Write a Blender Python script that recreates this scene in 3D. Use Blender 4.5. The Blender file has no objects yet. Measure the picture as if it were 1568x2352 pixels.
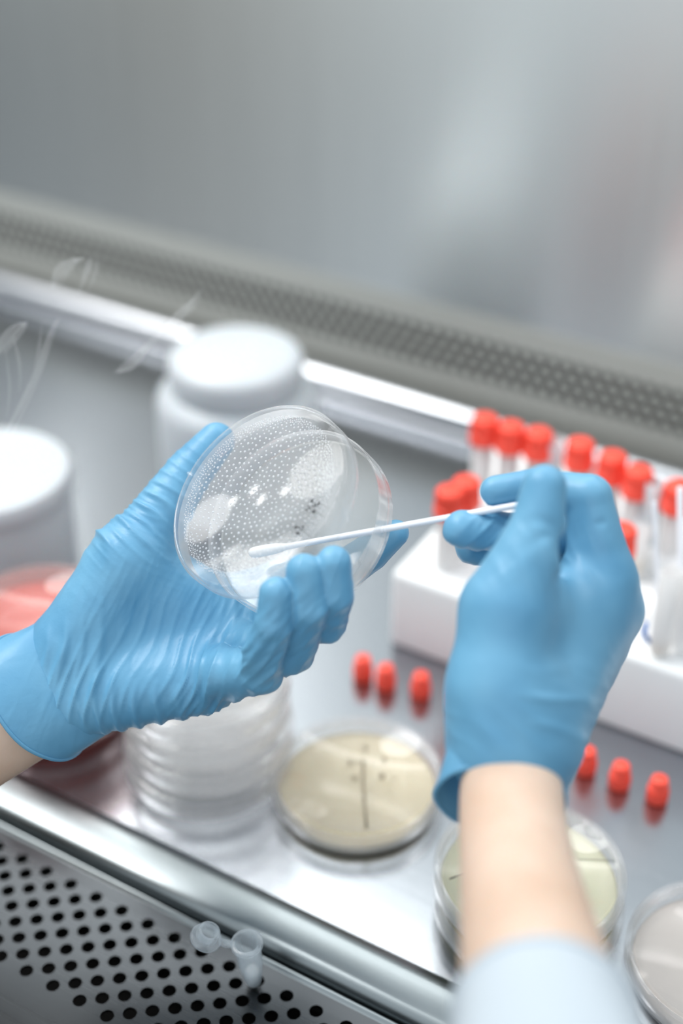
import bpy, bmesh, math, random
import numpy as np
from mathutils import Vector, Matrix, geometry

random.seed(7)
rng = np.random.default_rng(7)
PI = math.pi
sc = bpy.context.scene
C = sc.collection

# ------------------------------------------------------------------ camera (50 mm, looking down 34 degrees into the cabinet)
FPX = 50 / 36 * 2352
PITCH, AZ = math.radians(34.3), math.radians(31)
FH = np.array([-math.sin(AZ), math.cos(AZ), 0.0])
RT = np.array([math.cos(AZ), math.sin(AZ), 0.0])
FW = FH * math.cos(PITCH) + np.array([0, 0, -math.sin(PITCH)])
UP = np.cross(RT, FW)
CAM = np.array([0, 0, .557])


def P(x, y, d):
    """a point of the place at distance d along the camera's axis"""
    return CAM + (FW + RT * (x - 784) / FPX - UP * (y - 1176) / FPX) * d


def G(x, y, z=0.0):
    """the point of the level z"""
    r = FW + RT * (x - 784) / FPX - UP * (y - 1176) / FPX
    return CAM + r * ((z - CAM[2]) / r[2])


cd = bpy.data.cameras.new('camera')
cam = bpy.data.objects.new('camera', cd)
C.objects.link(cam)
cd.sensor_fit = 'VERTICAL'
cd.sensor_height = 36
cd.sensor_width = 24
cd.lens = 50
cd.clip_start = .01
cam.matrix_world = Matrix(((RT[0], UP[0], -FW[0], CAM[0]), (RT[1], UP[1], -FW[1], CAM[1]), (RT[2], UP[2], -FW[2], CAM[2]), (0, 0, 0, 1)))
cd.dof.use_dof = True
cd.dof.focus_distance = .630
cd.dof.aperture_fstop = 2.3
sc.camera = cam


# ------------------------------------------------------------------ object helpers
def tag(o, label=None, cat=None, group=None, kind=None):
    if label: o['label'] = label
    if cat: o['category'] = cat
    if group: o['group'] = group
    if kind: o['kind'] = kind
    return o


def thing(name, label, cat, loc=(0, 0, 0), rot=None, group=None):
    o = bpy.data.objects.new(name, None)
    o.empty_display_size = .01
    C.objects.link(o)
    o.location = loc
    if rot is not None:
        o.rotation_mode = 'QUATERNION'
        o.rotation_quaternion = rot
    return tag(o, label, cat, group)


def obj(name, bm, mat, parent=None, smooth=True, world=False, angle=None):
    me = bpy.data.meshes.new(name)
    if world and parent is not None:
        bmesh.ops.translate(bm, verts=bm.verts, vec=-Vector(parent.location))
    bm.normal_update()
    bm.to_mesh(me)
    bm.free()
    me.materials.append(mat)
    if smooth:
        me.polygons.foreach_set('use_smooth', [True] * len(me.polygons))
        if angle:
            me.set_sharp_from_angle(angle=math.radians(angle))
    o = bpy.data.objects.new(name, me)
    C.objects.link(o)
    if parent is not None:
        o.parent = parent
    return o


def dup(root, loc, label, group=None, rotz=None):
    def cp(o, par):
        c = o.copy()
        C.objects.link(c)
        if par is not None: c.parent = par
        for ch in list(o.children): cp(ch, c)
        return c
    r = cp(root, None)
    r.location = loc
    r['label'] = label
    if group: r['group'] = group
    if rotz is not None:
        r.rotation_mode = 'XYZ'
        r.rotation_euler = (0, 0, rotz)
    return r


# ------------------------------------------------------------------ mesh helpers
def lathe(bm, prof, n=64, M=None, closed=True):
    """revolve (r, z) points about z; closed joins the last point to the first"""
    rings = []
    for r, z in prof:
        if r < 1e-6:
            rings.append([bm.verts.new((0, 0, z))])
        else:
            rings.append([bm.verts.new((r * math.cos(2 * PI * i / n), r * math.sin(2 * PI * i / n), z)) for i in range(n)])
    m = len(rings)
    for k in range(m if closed else m - 1):
        a, b = rings[k], rings[(k + 1) % m]
        if len(a) == 1 and len(b) == 1: continue
        for i in range(n):
            j = (i + 1) % n
            if len(a) == 1: bm.faces.new((a[0], b[j], b[i]))
            elif len(b) == 1: bm.faces.new((a[i], a[j], b[0]))
            else: bm.faces.new((a[i], a[j], b[j], b[i]))
    vs = [v for r in rings for v in r]
    if M is not None: bmesh.ops.transform(bm, matrix=M, verts=vs)
    return vs


def box(bm, x0, x1, y0, y1, z0, z1, bev=0.0, seg=3):
    r = bmesh.ops.create_cube(bm, size=1)
    vs = r['verts']
    for v in vs:
        v.co = ((x0 + x1) / 2 + v.co.x * (x1 - x0), (y0 + y1) / 2 + v.co.y * (y1 - y0), (z0 + z1) / 2 + v.co.z * (z1 - z0))
    if bev:
        es = {e for v in vs for e in v.link_edges}
        bmesh.ops.bevel(bm, geom=list(es), offset=bev, segments=seg, affect='EDGES', profile=.5)


def sweep_x(bm, prof, x0, x1, nx=2):
    """extrude an open (y, z) profile along x"""
    rows = []
    for i in range(nx):
        x = x0 + (x1 - x0) * i / (nx - 1)
        rows.append([bm.verts.new((x, y, z)) for y, z in prof])
    for i in range(nx - 1):
        for k in range(len(prof) - 1):
            bm.faces.new((rows[i][k], rows[i][k + 1], rows[i + 1][k + 1], rows[i + 1][k]))


def frame_of(d):
    d = d / np.linalg.norm(d)
    h = np.array([0, 0, 1.0]) if abs(d[2]) < .9 else np.array([1.0, 0, 0])
    u = np.cross(h, d); u /= np.linalg.norm(u)
    return u, np.cross(d, u), d


def tube(bm, pts, rad, n=12, caps=True, flat=None):
    """a round bar through pts; rad is one radius or one per point; flat=(axis, factor) squashes the section"""
    pts = [np.array(p, float) for p in pts]
    rad = [rad] * len(pts) if not hasattr(rad, '__len__') else rad
    rings = []
    u = None
    for i, p in enumerate(pts):
        d = pts[min(i + 1, len(pts) - 1)] - pts[max(i - 1, 0)]
        d /= np.linalg.norm(d)
        if u is None: u = frame_of(d)[0] if flat is None else flat[0] - d * (flat[0] @ d)
        u = u - d * (u @ d); u /= np.linalg.norm(u)
        w = np.cross(d, u)
        f = 1 if flat is None else flat[1]
        rings.append([bm.verts.new(p + rad[i] * (math.cos(2 * PI * k / n) * u + f * math.sin(2 * PI * k / n) * w)) for k in range(n)])
    for a, b in zip(rings, rings[1:]):
        for k in range(n):
            bm.faces.new((a[k], a[(k + 1) % n], b[(k + 1) % n], b[k]))
    if caps:
        bm.faces.new(rings[0][::-1]); bm.faces.new(rings[-1])


def catmull(pts, n, closed=False):
    pts = np.array(pts, float)
    m = len(pts)
    out = []
    segs = m if closed else m - 1
    for t in np.linspace(0, segs, n, endpoint=not closed):
        i = min(int(t), segs - 1); f = t - i
        if closed: p0, p1, p2, p3 = (pts[(i + k) % m] for k in (-1, 0, 1, 2))
        else: p0, p1, p2, p3 = (pts[min(max(i + k, 0), m - 1)] for k in (-1, 0, 1, 2))
        out.append(.5 * (2 * p1 + (p2 - p0) * f + (2 * p0 - 5 * p1 + 4 * p2 - p3) * f * f + (3 * p1 - p0 - 3 * p2 + p3) * f ** 3))
    return np.array(out)


def loft(bm, rings, close=True):
    vr = [[bm.verts.new(p) for p in r] for r in rings]
    n = len(vr[0])
    for a, b in zip(vr, vr[1:]):
        for k in range(n):
            bm.faces.new((a[k], a[(k + 1) % n], b[(k + 1) % n], b[k]))
    return vr


def holed_plate(bm, x0, x1, y0, y1, holes, r, n, t):
    """a plate in the xy plane with round holes through it, t thick downwards"""
    co = [Vector(c) for c in ((x0, y0), (x1, y0), (x1, y1), (x0, y1))]
    ed = [(0, 1), (1, 2), (2, 3), (3, 0)]
    for hx, hy in holes:
        b = len(co)
        for i in range(n):
            co.append(Vector((hx + r * math.cos(2 * PI * i / n), hy + r * math.sin(2 * PI * i / n))))
            ed.append((b + i, b + (i + 1) % n))
    vs, es, fs, *_ = geometry.delaunay_2d_cdt(co, ed, [], 0, 1e-7)
    H = np.array(holes)
    bv = [bm.verts.new((v.x, v.y, 0)) for v in vs]
    for f in fs:
        c = sum((vs[i] for i in f), Vector((0, 0))) / 3
        if ((H[:, 0] - c.x) ** 2 + (H[:, 1] - c.y) ** 2).min() < (r * .97) ** 2: continue
        bm.faces.new([bv[i] for i in f])
    for v in [v for v in bm.verts if not v.link_faces]: bm.verts.remove(v)
    rim = [e for e in bm.edges if e.is_boundary]
    ret = bmesh.ops.extrude_edge_only(bm, edges=rim)
    bmesh.ops.translate(bm, verts=[g for g in ret['geom'] if isinstance(g, bmesh.types.BMVert)], vec=(0, 0, -t))


# ------------------------------------------------------------------ implicit bodies (hands): round bars blended together, then meshed
def smin(a, b, k):
    h = np.clip(.5 + .5 * (b - a) / k, 0, 1)
    return b + (a - b) * h - k * h * (1 - h)


def cone_d(X, a, b, ra, rb):
    ba = b - a
    t = np.clip(((X - a) @ ba) / (ba @ ba), 0, 1)
    q = X - a - t[:, None] * ba
    return np.sqrt((q * q).sum(1)) - (ra + (rb - ra) * t)


def ell_d(X, c, R, s):
    """ellipsoid with axes = rows of R and half sizes s"""
    q = ((X - c) @ R.T) / s
    k = np.sqrt((q * q).sum(1)) + 1e-9
    return (k - 1) * min(s) * .5 + (k - 1) * (np.linalg.norm(s) / 3 ** .5) * .5


def chain_d(X, pts, k=.003):
    d = None
    for (a, ra), (b, rb) in zip(pts, pts[1:]):
        e = cone_d(X, a, b, ra, rb)
        d = e if d is None else smin(d, e, k)
    return d


def surface_nets(field, lo, hi, h):
    n = np.ceil((hi - lo) / h).astype(int) + 1
    ax = [lo[i] + h * np.arange(n[i]) for i in range(3)]
    D = np.empty(tuple(n), np.float32)
    yz = np.stack(np.meshgrid(ax[1], ax[2], indexing='ij'), -1).reshape(-1, 2)
    step = 24
    for i in range(0, n[0], step):
        xs = ax[0][i:i + step]
        X = np.empty((len(xs), len(yz), 3))
        X[:, :, 0] = xs[:, None]
        X[:, :, 1:] = yz[None]
        D[i:i + step] = field(X.reshape(-1, 3)).reshape(len(xs), n[1], n[2])
    S = D < 0
    c = [S[dx:n[0] - 1 + dx, dy:n[1] - 1 + dy, dz:n[2] - 1 + dz] for dx in (0, 1) for dy in (0, 1) for dz in (0, 1)]
    cnt = sum(x.astype(int) for x in c)
    cells = np.argwhere((cnt > 0) & (cnt < 8))
    idx = -np.ones(tuple(n - 1), int)
    idx[tuple(cells.T)] = np.arange(len(cells))
    acc = np.zeros((len(cells), 3)); num = np.zeros(len(cells))
    off = np.array([(dx, dy, dz) for dx in (0, 1) for dy in (0, 1) for dz in (0, 1)])
    for i in range(8):
        for j in range(i + 1, 8):
            if np.abs(off[i] - off[j]).sum() != 1: continue
            a = D[tuple((cells + off[i]).T)]; b = D[tuple((cells + off[j]).T)]
            m = (a < 0) != (b < 0)
            t = np.where(m, a / np.where(m, a - b, 1), 0)[:, None]
            acc += np.where(m[:, None], off[i] * (1 - t) + off[j] * t, 0); num += m
    verts = lo + h * (cells + acc / num[:, None])
    faces = []
    for axis in range(3):
        o1, o2 = [(1, 2), (2, 0), (0, 1)][axis]
        sl0 = [slice(None)] * 3; sl1 = [slice(None)] * 3
        sl0[axis] = slice(0, -1); sl1[axis] = slice(1, None)
        E = np.argwhere(S[tuple(sl0)] != S[tuple(sl1)])
        ok = (E[:, o1] > 0) & (E[:, o2] > 0) & (E[:, o1] < n[o1] - 1) & (E[:, o2] < n[o2] - 1)
        E = E[ok]
        ins = S[tuple(E.T)]
        e1 = np.eye(3, dtype=int)[o1]; e2 = np.eye(3, dtype=int)[o2]
        q = np.stack([idx[tuple((E - e1 - e2).T)], idx[tuple((E - e2).T)], idx[tuple(E.T)], idx[tuple((E - e1).T)]], 1)
        q = np.where(ins[:, None], q, q[:, ::-1])
        faces.append(q)
    return verts, np.concatenate(faces), D


def net_bm(field, lo, hi, h, disp=None, smooth=2):
    v, f, _ = surface_nets(field, np.array(lo), np.array(hi), h)
    # relax the mesh a little, then put it back on the surface
    e = np.concatenate([f[:, [0, 1]], f[:, [1, 2]], f[:, [2, 3]], f[:, [3, 0]]])
    for _ in range(smooth):
        s = np.zeros_like(v); c = np.zeros(len(v))
        for a, b in ((0, 1), (1, 0)):
            np.add.at(s, e[:, a], v[e[:, b]]); np.add.at(c, e[:, a], 1)
        v = .4 * v + .6 * s / c[:, None]
    if disp is not None:
        nrm = np.zeros_like(v)
        fn = np.cross(v[f[:, 2]] - v[f[:, 0]], v[f[:, 3]] - v[f[:, 1]])
        for k in range(4): np.add.at(nrm, f[:, k], fn)
        nrm /= np.linalg.norm(nrm, axis=1)[:, None] + 1e-12
        v = v + nrm * disp(v)[:, None]
    bm = bmesh.new()
    bv = [bm.verts.new(p) for p in v]
    for q in f: bm.faces.new([bv[i] for i in q])
    return bm


# ------------------------------------------------------------------ materials
def new_mat(name):
    m = bpy.data.materials.new(name)
    m.use_nodes = True
    nt = m.node_tree
    return m, nt, nt.nodes['Principled BSDF']


def srgb(r, g, b):
    f = lambda c: (c / 255 / 12.92) if c <= 10 else ((c / 255 + .055) / 1.055) ** 2.4
    return (f(r), f(g), f(b), 1)


def plain(name, col, rough=.5, metal=0.0, noise=None, **kw):
    m, nt, b = new_mat(name)
    b.inputs['Base Color'].default_value = col
    b.inputs['Roughness'].default_value = rough
    b.inputs['Metallic'].default_value = metal
    for k, v in kw.items(): b.inputs[k.replace('_', ' ')].default_value = v
    if noise:
        sc_, amt = noise
        tc = nt.nodes.new('ShaderNodeTexCoord'); n = nt.nodes.new('ShaderNodeTexNoise'); r = nt.nodes.new('ShaderNodeValToRGB')
        n.inputs['Scale'].default_value = sc_; n.inputs['Detail'].default_value = 4
        nt.links.new(tc.outputs['Object'], n.inputs['Vector']); nt.links.new(n.outputs['Fac'], r.inputs['Fac'])
        r.color_ramp.elements[0].position = .3; r.color_ramp.elements[1].position = .7
        r.color_ramp.elements[0].color = tuple(c * (1 - amt) for c in col[:3]) + (1,)
        r.color_ramp.elements[1].color = tuple(min(1, c * (1 + amt)) for c in col[:3]) + (1,)
        nt.links.new(r.outputs['Color'], b.inputs['Base Color'])
    return m


def steel(name, col, rough, scale, bump=.02, aniso=0.0, rot=0.0, tangent_axis='Z'):
    """brushed steel: fine noise drawn out along the grain"""
    m, nt, b = new_mat(name)
    b.inputs['Base Color'].default_value = col
    b.inputs['Metallic'].default_value = 1
    tc = nt.nodes.new('ShaderNodeTexCoord'); mp = nt.nodes.new('ShaderNodeMapping'); n = nt.nodes.new('ShaderNodeTexNoise')
    mp.inputs['Scale'].default_value = scale
    n.inputs['Scale'].default_value = 1; n.inputs['Detail'].default_value = 3
    mr = nt.nodes.new('ShaderNodeMapRange')
    mr.inputs['To Min'].default_value = rough - .04; mr.inputs['To Max'].default_value = rough + .04
    bp = nt.nodes.new('ShaderNodeBump'); bp.inputs['Strength'].default_value = bump; bp.inputs['Distance'].default_value = .001
    L = nt.links.new
    L(tc.outputs['Object'], mp.inputs['Vector']); L(mp.outputs['Vector'], n.inputs['Vector'])
    L(n.outputs['Fac'], mr.inputs['Value']); L(mr.outputs['Result'], b.inputs['Roughness'])
    L(n.outputs['Fac'], bp.inputs['Height']); L(bp.outputs['Normal'], b.inputs['Normal'])
    if aniso:
        b.inputs['Anisotropic'].default_value = aniso
        b.inputs['Anisotropic Rotation'].default_value = rot
        tg = nt.nodes.new('ShaderNodeTangent'); tg.direction_type = 'RADIAL'; tg.axis = tangent_axis
        L(tg.outputs['Tangent'], b.inputs['Tangent'])
    return m


def clear(name, tint=(1, 1, 1, 1), body=(.9, .93, .95, 1), face=.05, edge=.5, rough=.05, gloss=.55):
    """thin clear plastic: mostly see-through, milky where the wall is seen edge-on, glossy on top"""
    m, nt, b = new_mat(name)
    L = nt.links.new
    out = nt.nodes['Material Output']
    nt.nodes.remove(b)
    tr = nt.nodes.new('ShaderNodeBsdfTransparent'); tr.inputs['Color'].default_value = tint
    df = nt.nodes.new('ShaderNodeBsdfDiffuse'); df.inputs['Color'].default_value = body
    tl_ = nt.nodes.new('ShaderNodeBsdfTranslucent'); tl_.inputs['Color'].default_value = body
    bd = nt.nodes.new('ShaderNodeMixShader'); bd.inputs['Fac'].default_value = .5
    L(df.outputs['BSDF'], bd.inputs[1]); L(tl_.outputs['BSDF'], bd.inputs[2])
    gl = nt.nodes.new('ShaderNodeBsdfGlossy'); gl.inputs['Roughness'].default_value = rough
    n = nt.nodes.new('ShaderNodeTexNoise'); n.inputs['Scale'].default_value = 60
    tc = nt.nodes.new('ShaderNodeTexCoord'); L(tc.outputs['Object'], n.inputs['Vector'])
    lw = nt.nodes.new('ShaderNodeLayerWeight'); lw.inputs['Blend'].default_value = .5
    p2 = nt.nodes.new('ShaderNodeMath'); p2.operation = 'POWER'; p2.inputs[1].default_value = 2.2
    L(lw.outputs['Facing'], p2.inputs[0])
    ad = nt.nodes.new('ShaderNodeMath'); ad.operation = 'MULTIPLY_ADD'; ad.inputs[1].default_value = .02; ad.inputs[2].default_value = face - .01
    L(n.outputs['Fac'], ad.inputs[0])
    mr = nt.nodes.new('ShaderNodeMapRange'); mr.inputs['To Max'].default_value = edge
    L(p2.outputs['Value'], mr.inputs['Value']); L(ad.outputs['Value'], mr.inputs['To Min'])
    mx = nt.nodes.new('ShaderNodeMixShader')
    L(mr.outputs['Result'], mx.inputs['Fac']); L(tr.outputs['BSDF'], mx.inputs[1]); L(bd.outputs['Shader'], mx.inputs[2])
    p4 = nt.nodes.new('ShaderNodeMath'); p4.operation = 'POWER'; p4.inputs[1].default_value = 4
    L(lw.outputs['Facing'], p4.inputs[0])
    mg = nt.nodes.new('ShaderNodeMapRange'); mg.inputs['To Min'].default_value = .03; mg.inputs['To Max'].default_value = gloss
    L(p4.outputs['Value'], mg.inputs['Value'])
    m2 = nt.nodes.new('ShaderNodeMixShader')
    L(mg.outputs['Result'], m2.inputs['Fac']); L(mx.outputs['Shader'], m2.inputs[1]); L(gl.outputs['BSDF'], m2.inputs[2])
    L(m2.outputs['Shader'], out.inputs['Surface'])
    return m


def glove_mat(name, e_across, e_along, s_across=420, s_along=45, strength=.55, fine=.2):
    """thin blue nitrile with stretch folds running along e_along"""
    m, nt, b = new_mat(name)
    L = nt.links.new
    b.inputs['Roughness'].default_value = .42
    b.inputs['Specular IOR Level'].default_value = .45
    ge = nt.nodes.new('ShaderNodeNewGeometry')

    def dot(v, s):
        d = nt.nodes.new('ShaderNodeVectorMath'); d.operation = 'DOT_PRODUCT'
        d.inputs[1].default_value = tuple(np.array(v) * s)
        L(ge.outputs['Position'], d.inputs[0])
        return d.outputs['Value']
    e3 = np.cross(e_across, e_along)
    cx = nt.nodes.new('ShaderNodeCombineXYZ')
    L(dot(e_across, s_across), cx.inputs[0]); L(dot(e_along, s_along), cx.inputs[1]); L(dot(e3, s_along), cx.inputs[2])
    n1 = nt.nodes.new('ShaderNodeTexNoise'); n1.inputs['Scale'].default_value = .42; n1.inputs['Detail'].default_value = 2; n1.inputs['Distortion'].default_value = .4
    n1.noise_type = 'RIDGED_MULTIFRACTAL'
    L(cx.outputs['Vector'], n1.inputs['Vector'])
    n2 = nt.nodes.new('ShaderNodeTexNoise'); n2.inputs['Scale'].default_value = 160; n2.inputs['Detail'].default_value = 3
    L(ge.outputs['Position'], n2.inputs['Vector'])
    n3 = nt.nodes.new('ShaderNodeTexNoise'); n3.inputs['Scale'].default_value = 30; n3.inputs['Detail'].default_value = 2
    L(ge.outputs['Position'], n3.inputs['Vector'])
    ms = nt.nodes.new('ShaderNodeMapRange'); ms.inputs['From Min'].default_value = .4; ms.inputs['From Max'].default_value = .62
    L(n3.outputs['Fac'], ms.inputs['Value'])
    mu = nt.nodes.new('ShaderNodeMath'); mu.operation = 'MULTIPLY'
    L(n1.outputs['Fac'], mu.inputs[0]); L(ms.outputs['Result'], mu.inputs[1])
    b1 = nt.nodes.new('ShaderNodeBump'); b1.inputs['Strength'].default_value = strength; b1.inputs['Distance'].default_value = .0022
    L(mu.outputs['Value'], b1.inputs['Height'])
    b2 = nt.nodes.new('ShaderNodeBump'); b2.inputs['Strength'].default_value = fine; b2.inputs['Distance'].default_value = .0015
    L(n2.outputs['Fac'], b2.inputs['Height']); L(b1.outputs['Normal'], b2.inputs['Normal'])
    L(b2.outputs['Normal'], b.inputs['Normal'])
    r = nt.nodes.new('ShaderNodeValToRGB')
    r.color_ramp.elements[0].position = .3; r.color_ramp.elements[0].color = srgb(92, 153, 190)
    r.color_ramp.elements[1].position = .7; r.color_ramp.elements[1].color = srgb(112, 171, 204)
    L(n3.outputs['Fac'], r.inputs['Fac']); L(r.outputs['Color'], b.inputs['Base Color'])
    return m


M_wall = steel('brushed_steel_wall', srgb(216, 219, 218), .3, (260, 260, 3), .03, aniso=.8, rot=.25)
M_tray = steel('steel_tray', srgb(170, 174, 180), .2, (6, 300, 60), .012)
M_edge = steel('steel_edge', srgb(134, 141, 144), .3, (4, 300, 300), .02)
M_grille = steel('steel_grille', srgb(66, 69, 72), .28, (5, 260, 60), .02)
M_back = steel('steel_back_edge', srgb(180, 183, 188), .28, (4, 300, 300), .02)
M_vent = steel('steel_vent', srgb(192, 192, 185), .5, (60, 60, 60), .02)
M_vent.node_tree.nodes['Principled BSDF'].inputs['Metallic'].default_value = .4
M_dark = plain('painted_cavity_shade', (.004, .004, .004, 1), .9, noise=(20, .3))  # near-black colour standing in for shade behind the perforations
M_white = plain('white_plastic', srgb(236, 238, 238), .45, noise=(30, .01), Subsurface_Weight=.15, Subsurface_Scale=.01)
M_rack = plain('white_rack_plastic', srgb(240, 242, 243), .5, noise=(30, .01))
M_jar = plain('milky_plastic', srgb(194, 200, 205), .35, noise=(25, .02), Subsurface_Weight=.2, Subsurface_Scale=.01)
M_red = plain('red_cap_plastic', srgb(255, 82, 62), .42, noise=(120, .04), Subsurface_Weight=.1, Subsurface_Scale=.003)
M_agar = plain('beige_agar', srgb(190, 177, 146), .25, noise=(40, .03), Subsurface_Weight=.1, Subsurface_Scale=.004)
M_green_agar = plain('pale_agar', srgb(192, 190, 160), .25, noise=(40, .03), Subsurface_Weight=.1, Subsurface_Scale=.004)
M_red_agar = plain('red_agar', srgb(192, 90, 80), .25, noise=(40, .05), Subsurface_Weight=.1, Subsurface_Scale=.004)
M_grey_agar = plain('greyish_agar', srgb(196, 188, 182), .25, noise=(40, .03))
M_ink = plain('marker_ink', (.02, .02, .025, 1), .5, noise=(100, .2))
M_ink_grey = plain('marker_ink_faint', srgb(134, 124, 104), .5, noise=(100, .2))
M_ink_blue = plain('blue_ink', srgb(30, 110, 190), .5, noise=(100, .1))
M_cotton = plain('cotton', srgb(245, 246, 247), .9, noise=(300, .02), Sheen_Weight=.3)
M_stick = plain('white_stick', srgb(240, 242, 248), .4, noise=(80, .01))
M_skin = None
M_clear = clear('clear_polystyrene', body=(1, 1, 1, 1), face=.025, edge=.5, rough=.1)
M_clear_red = clear('clear_polystyrene_red', tint=(1, .95, .945, 1), body=srgb(235, 205, 200), face=.08, edge=.5)
M_lid = clear('clear_lid', body=(1, 1, 1, 1), face=.018, edge=.55, rough=.09)
M_tube = clear('tube_plastic', body=(1, 1, 1, 1), face=.65, edge=.85, rough=.15)
M_micro = clear('frosted_polypropylene', body=srgb(228, 240, 248), face=.2, edge=.75, rough=.2)
M_drop = clear('water_drops', body=srgb(250, 252, 255), face=.6, edge=.95, rough=.05)
M_brown = plain('brown_medium', srgb(214, 186, 128), .3, noise=(60, .05))
M_gel = clear('clear_gel', body=srgb(226, 228, 222), face=.12, edge=.5, rough=.1)


def skin_mat():
    m, nt, b = new_mat('skin')
    L = nt.links.new
    tc = nt.nodes.new('ShaderNodeTexCoord'); n = nt.nodes.new('ShaderNodeTexNoise'); r = nt.nodes.new('ShaderNodeValToRGB')
    n.inputs['Scale'].default_value = 28; n.inputs['Detail'].default_value = 5
    r.color_ramp.elements[0].position = .3; r.color_ramp.elements[0].color = srgb(206, 176, 154)
    r.color_ramp.elements[1].position = .72; r.color_ramp.elements[1].color = srgb(222, 198, 180)
    L(tc.outputs['Object'], n.inputs['Vector']); L(n.outputs['Fac'], r.inputs['Fac']); L(r.outputs['Color'], b.inputs['Base Color'])
    b.inputs['Roughness'].default_value = .5
    b.inputs['Subsurface Weight'].default_value = .25
    b.inputs['Subsurface Radius'].default_value = (1, .35, .2)
    b.inputs['Subsurface Scale'].default_value = .006
    n2 = nt.nodes.new('ShaderNodeTexNoise'); n2.inputs['Scale'].default_value = 500
    bp = nt.nodes.new('ShaderNodeBump'); bp.inputs['Strength'].default_value = .1; bp.inputs['Distance'].default_value = .0006
    L(tc.outputs['Object'], n2.inputs['Vector']); L(n2.outputs['Fac'], bp.inputs['Height']); L(bp.outputs['Normal'], b.inputs['Normal'])
    return m


M_skin = skin_mat()


def cloth_mat():
    m, nt, b = new_mat('white_cotton_cloth')
    L = nt.links.new
    tc = nt.nodes.new('ShaderNodeTexCoord'); w = nt.nodes.new('ShaderNodeTexNoise')
    w.inputs['Scale'].default_value = 60; w.inputs['Detail'].default_value = 4
    bp = nt.nodes.new('ShaderNodeBump'); bp.inputs['Strength'].default_value = .25; bp.inputs['Distance'].default_value = .002
    L(tc.outputs['Object'], w.inputs['Vector']); L(w.outputs['Fac'], bp.inputs['Height']); L(bp.outputs['Normal'], b.inputs['Normal'])
    b.inputs['Base Color'].default_value = srgb(188, 199, 208)
    b.inputs['Roughness'].default_value = .85
    return m


M_cloth = cloth_mat()

# ------------------------------------------------------------------ the setting
bm = bmesh.new(); box(bm, -1.6, .7, .866, .89, .085, 1.0)
box(bm, -1.6, .7, .884, .89, -.1, .0849)
tag(obj('wall_back', bm, M_wall, smooth=False), 'brushed stainless steel back wall of the safety cabinet', kind='structure')
bm = bmesh.new(); box(bm, -1.53, -1.5, -.05, .865, -.1, 1.0)
tag(obj('wall_left', bm, M_wall, smooth=False), 'brushed stainless steel side wall of the safety cabinet', kind='structure')
bm = bmesh.new(); box(bm, -1.6, .7, -.1, .89, -.09, -.08)  # well floor, its shade put into the black colour
tag(obj('floor', bm, M_dark, smooth=False), 'well floor under the perforated front grille, coloured black for its shade', kind='structure')

# perforated vent strip at the foot of the back wall
bm = bmesh.new()
H = [(-1.3 + i * .0106 + (j % 2) * .0053, .036 + j * .0088) for j in range(4) for i in range(140)]
holed_plate(bm, -1.5, .5, -.01, .085, H, .0041, 12, .0012)
bmesh.ops.transform(bm, matrix=Matrix.Translation((0, .8655, 0)) @ Matrix.Rotation(PI / 2, 4, 'X'), verts=bm.verts)
tag(obj('trim_1', bm, M_vent, smooth=False), 'perforated steel exhaust strip along the foot of the back wall', kind='structure')

bm = bmesh.new(); box(bm, -1.5, .5, .880, .8835, -.012, .084)  # added black sheet, paints the shade seen through the vent holes
tag(obj('trim_2', bm, M_dark, smooth=False), 'black sheet added behind the perforated strip as painted shade in its holes', kind='structure')

# work tray
t_tray = thing('work_tray', 'wide shiny stainless steel work tray under the dishes and rack', 'tray', (-.4, .6, 0))
bm = bmesh.new(); sweep_x(bm, [(.845, 0), (.392, 0)], -1.5, .5)
obj('tray_surface', bm, M_tray, t_tray, world=True)
prof = [(.392, 0), (.3905, .0003), (.389, .0016), (.387, .0026), (.384, .0029), (.3705, .0012), (.3675, .0004), (.3658, -.0012), (.365, -.004), (.365, -.03)]
bm = bmesh.new(); sweep_x(bm, prof, -1.5, .5)
obj('front_edge', bm, M_edge, t_tray, world=True, angle=50)
prof = [(.829, 0)] + [(.8425 - .0115 * math.cos(a), .007 + .0115 * math.sin(a)) for a in np.linspace(-.6, PI, 14)] + [(.854, -.02)]
bm = bmesh.new(); sweep_x(bm, prof, -1.5, .5)
obj('back_edge', bm, M_back, t_tray, world=True)

# front grille with round holes
t_gr = thing('front_grille', 'perforated grey steel air grille in front of the work tray', 'grille', (-.35, .33, -.0085))
bm = bmesh.new()
H = []
for j in range(9):
    for i in range(-22, 24):
        H.append((-.3227 + i * .01635 - (j % 2) * .00818, .3508 - j * .00652))
holed_plate(bm, -1.5, .5, .0, .3605, H, .00335, 28, .0015)
bmesh.ops.translate(bm, verts=bm.verts, vec=(0, 0, -.0085))
obj('perforated_plate', bm, M_grille, t_gr, smooth=False, world=True)
bm = bmesh.new()
sweep_x(bm, [(.3605, -.0085), (.3620, -.0078), (.3628, -.0068), (.3636, -.0070), (.3640, -.0085), (.3640, -.03)], -1.5, .5)
obj('rolled_edge', bm, M_edge, t_gr, world=True)


# ------------------------------------------------------------------ petri dishes
def dish_base_bm(R=.0435, h=.0145, w=.0012):
    bm = bmesh.new()
    lathe(bm, [(0, 0), (R - .004, 0), (R - .003, .0009), (R - .001, .0009), (R, .0018), (R, h - .0004), (R - .0004, h), (R - w + .0003, h), (R - w, h - .0004), (R - w, .0022), (R - w - .001, .0014), (0, .0014)], 96)
    return bm


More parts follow.
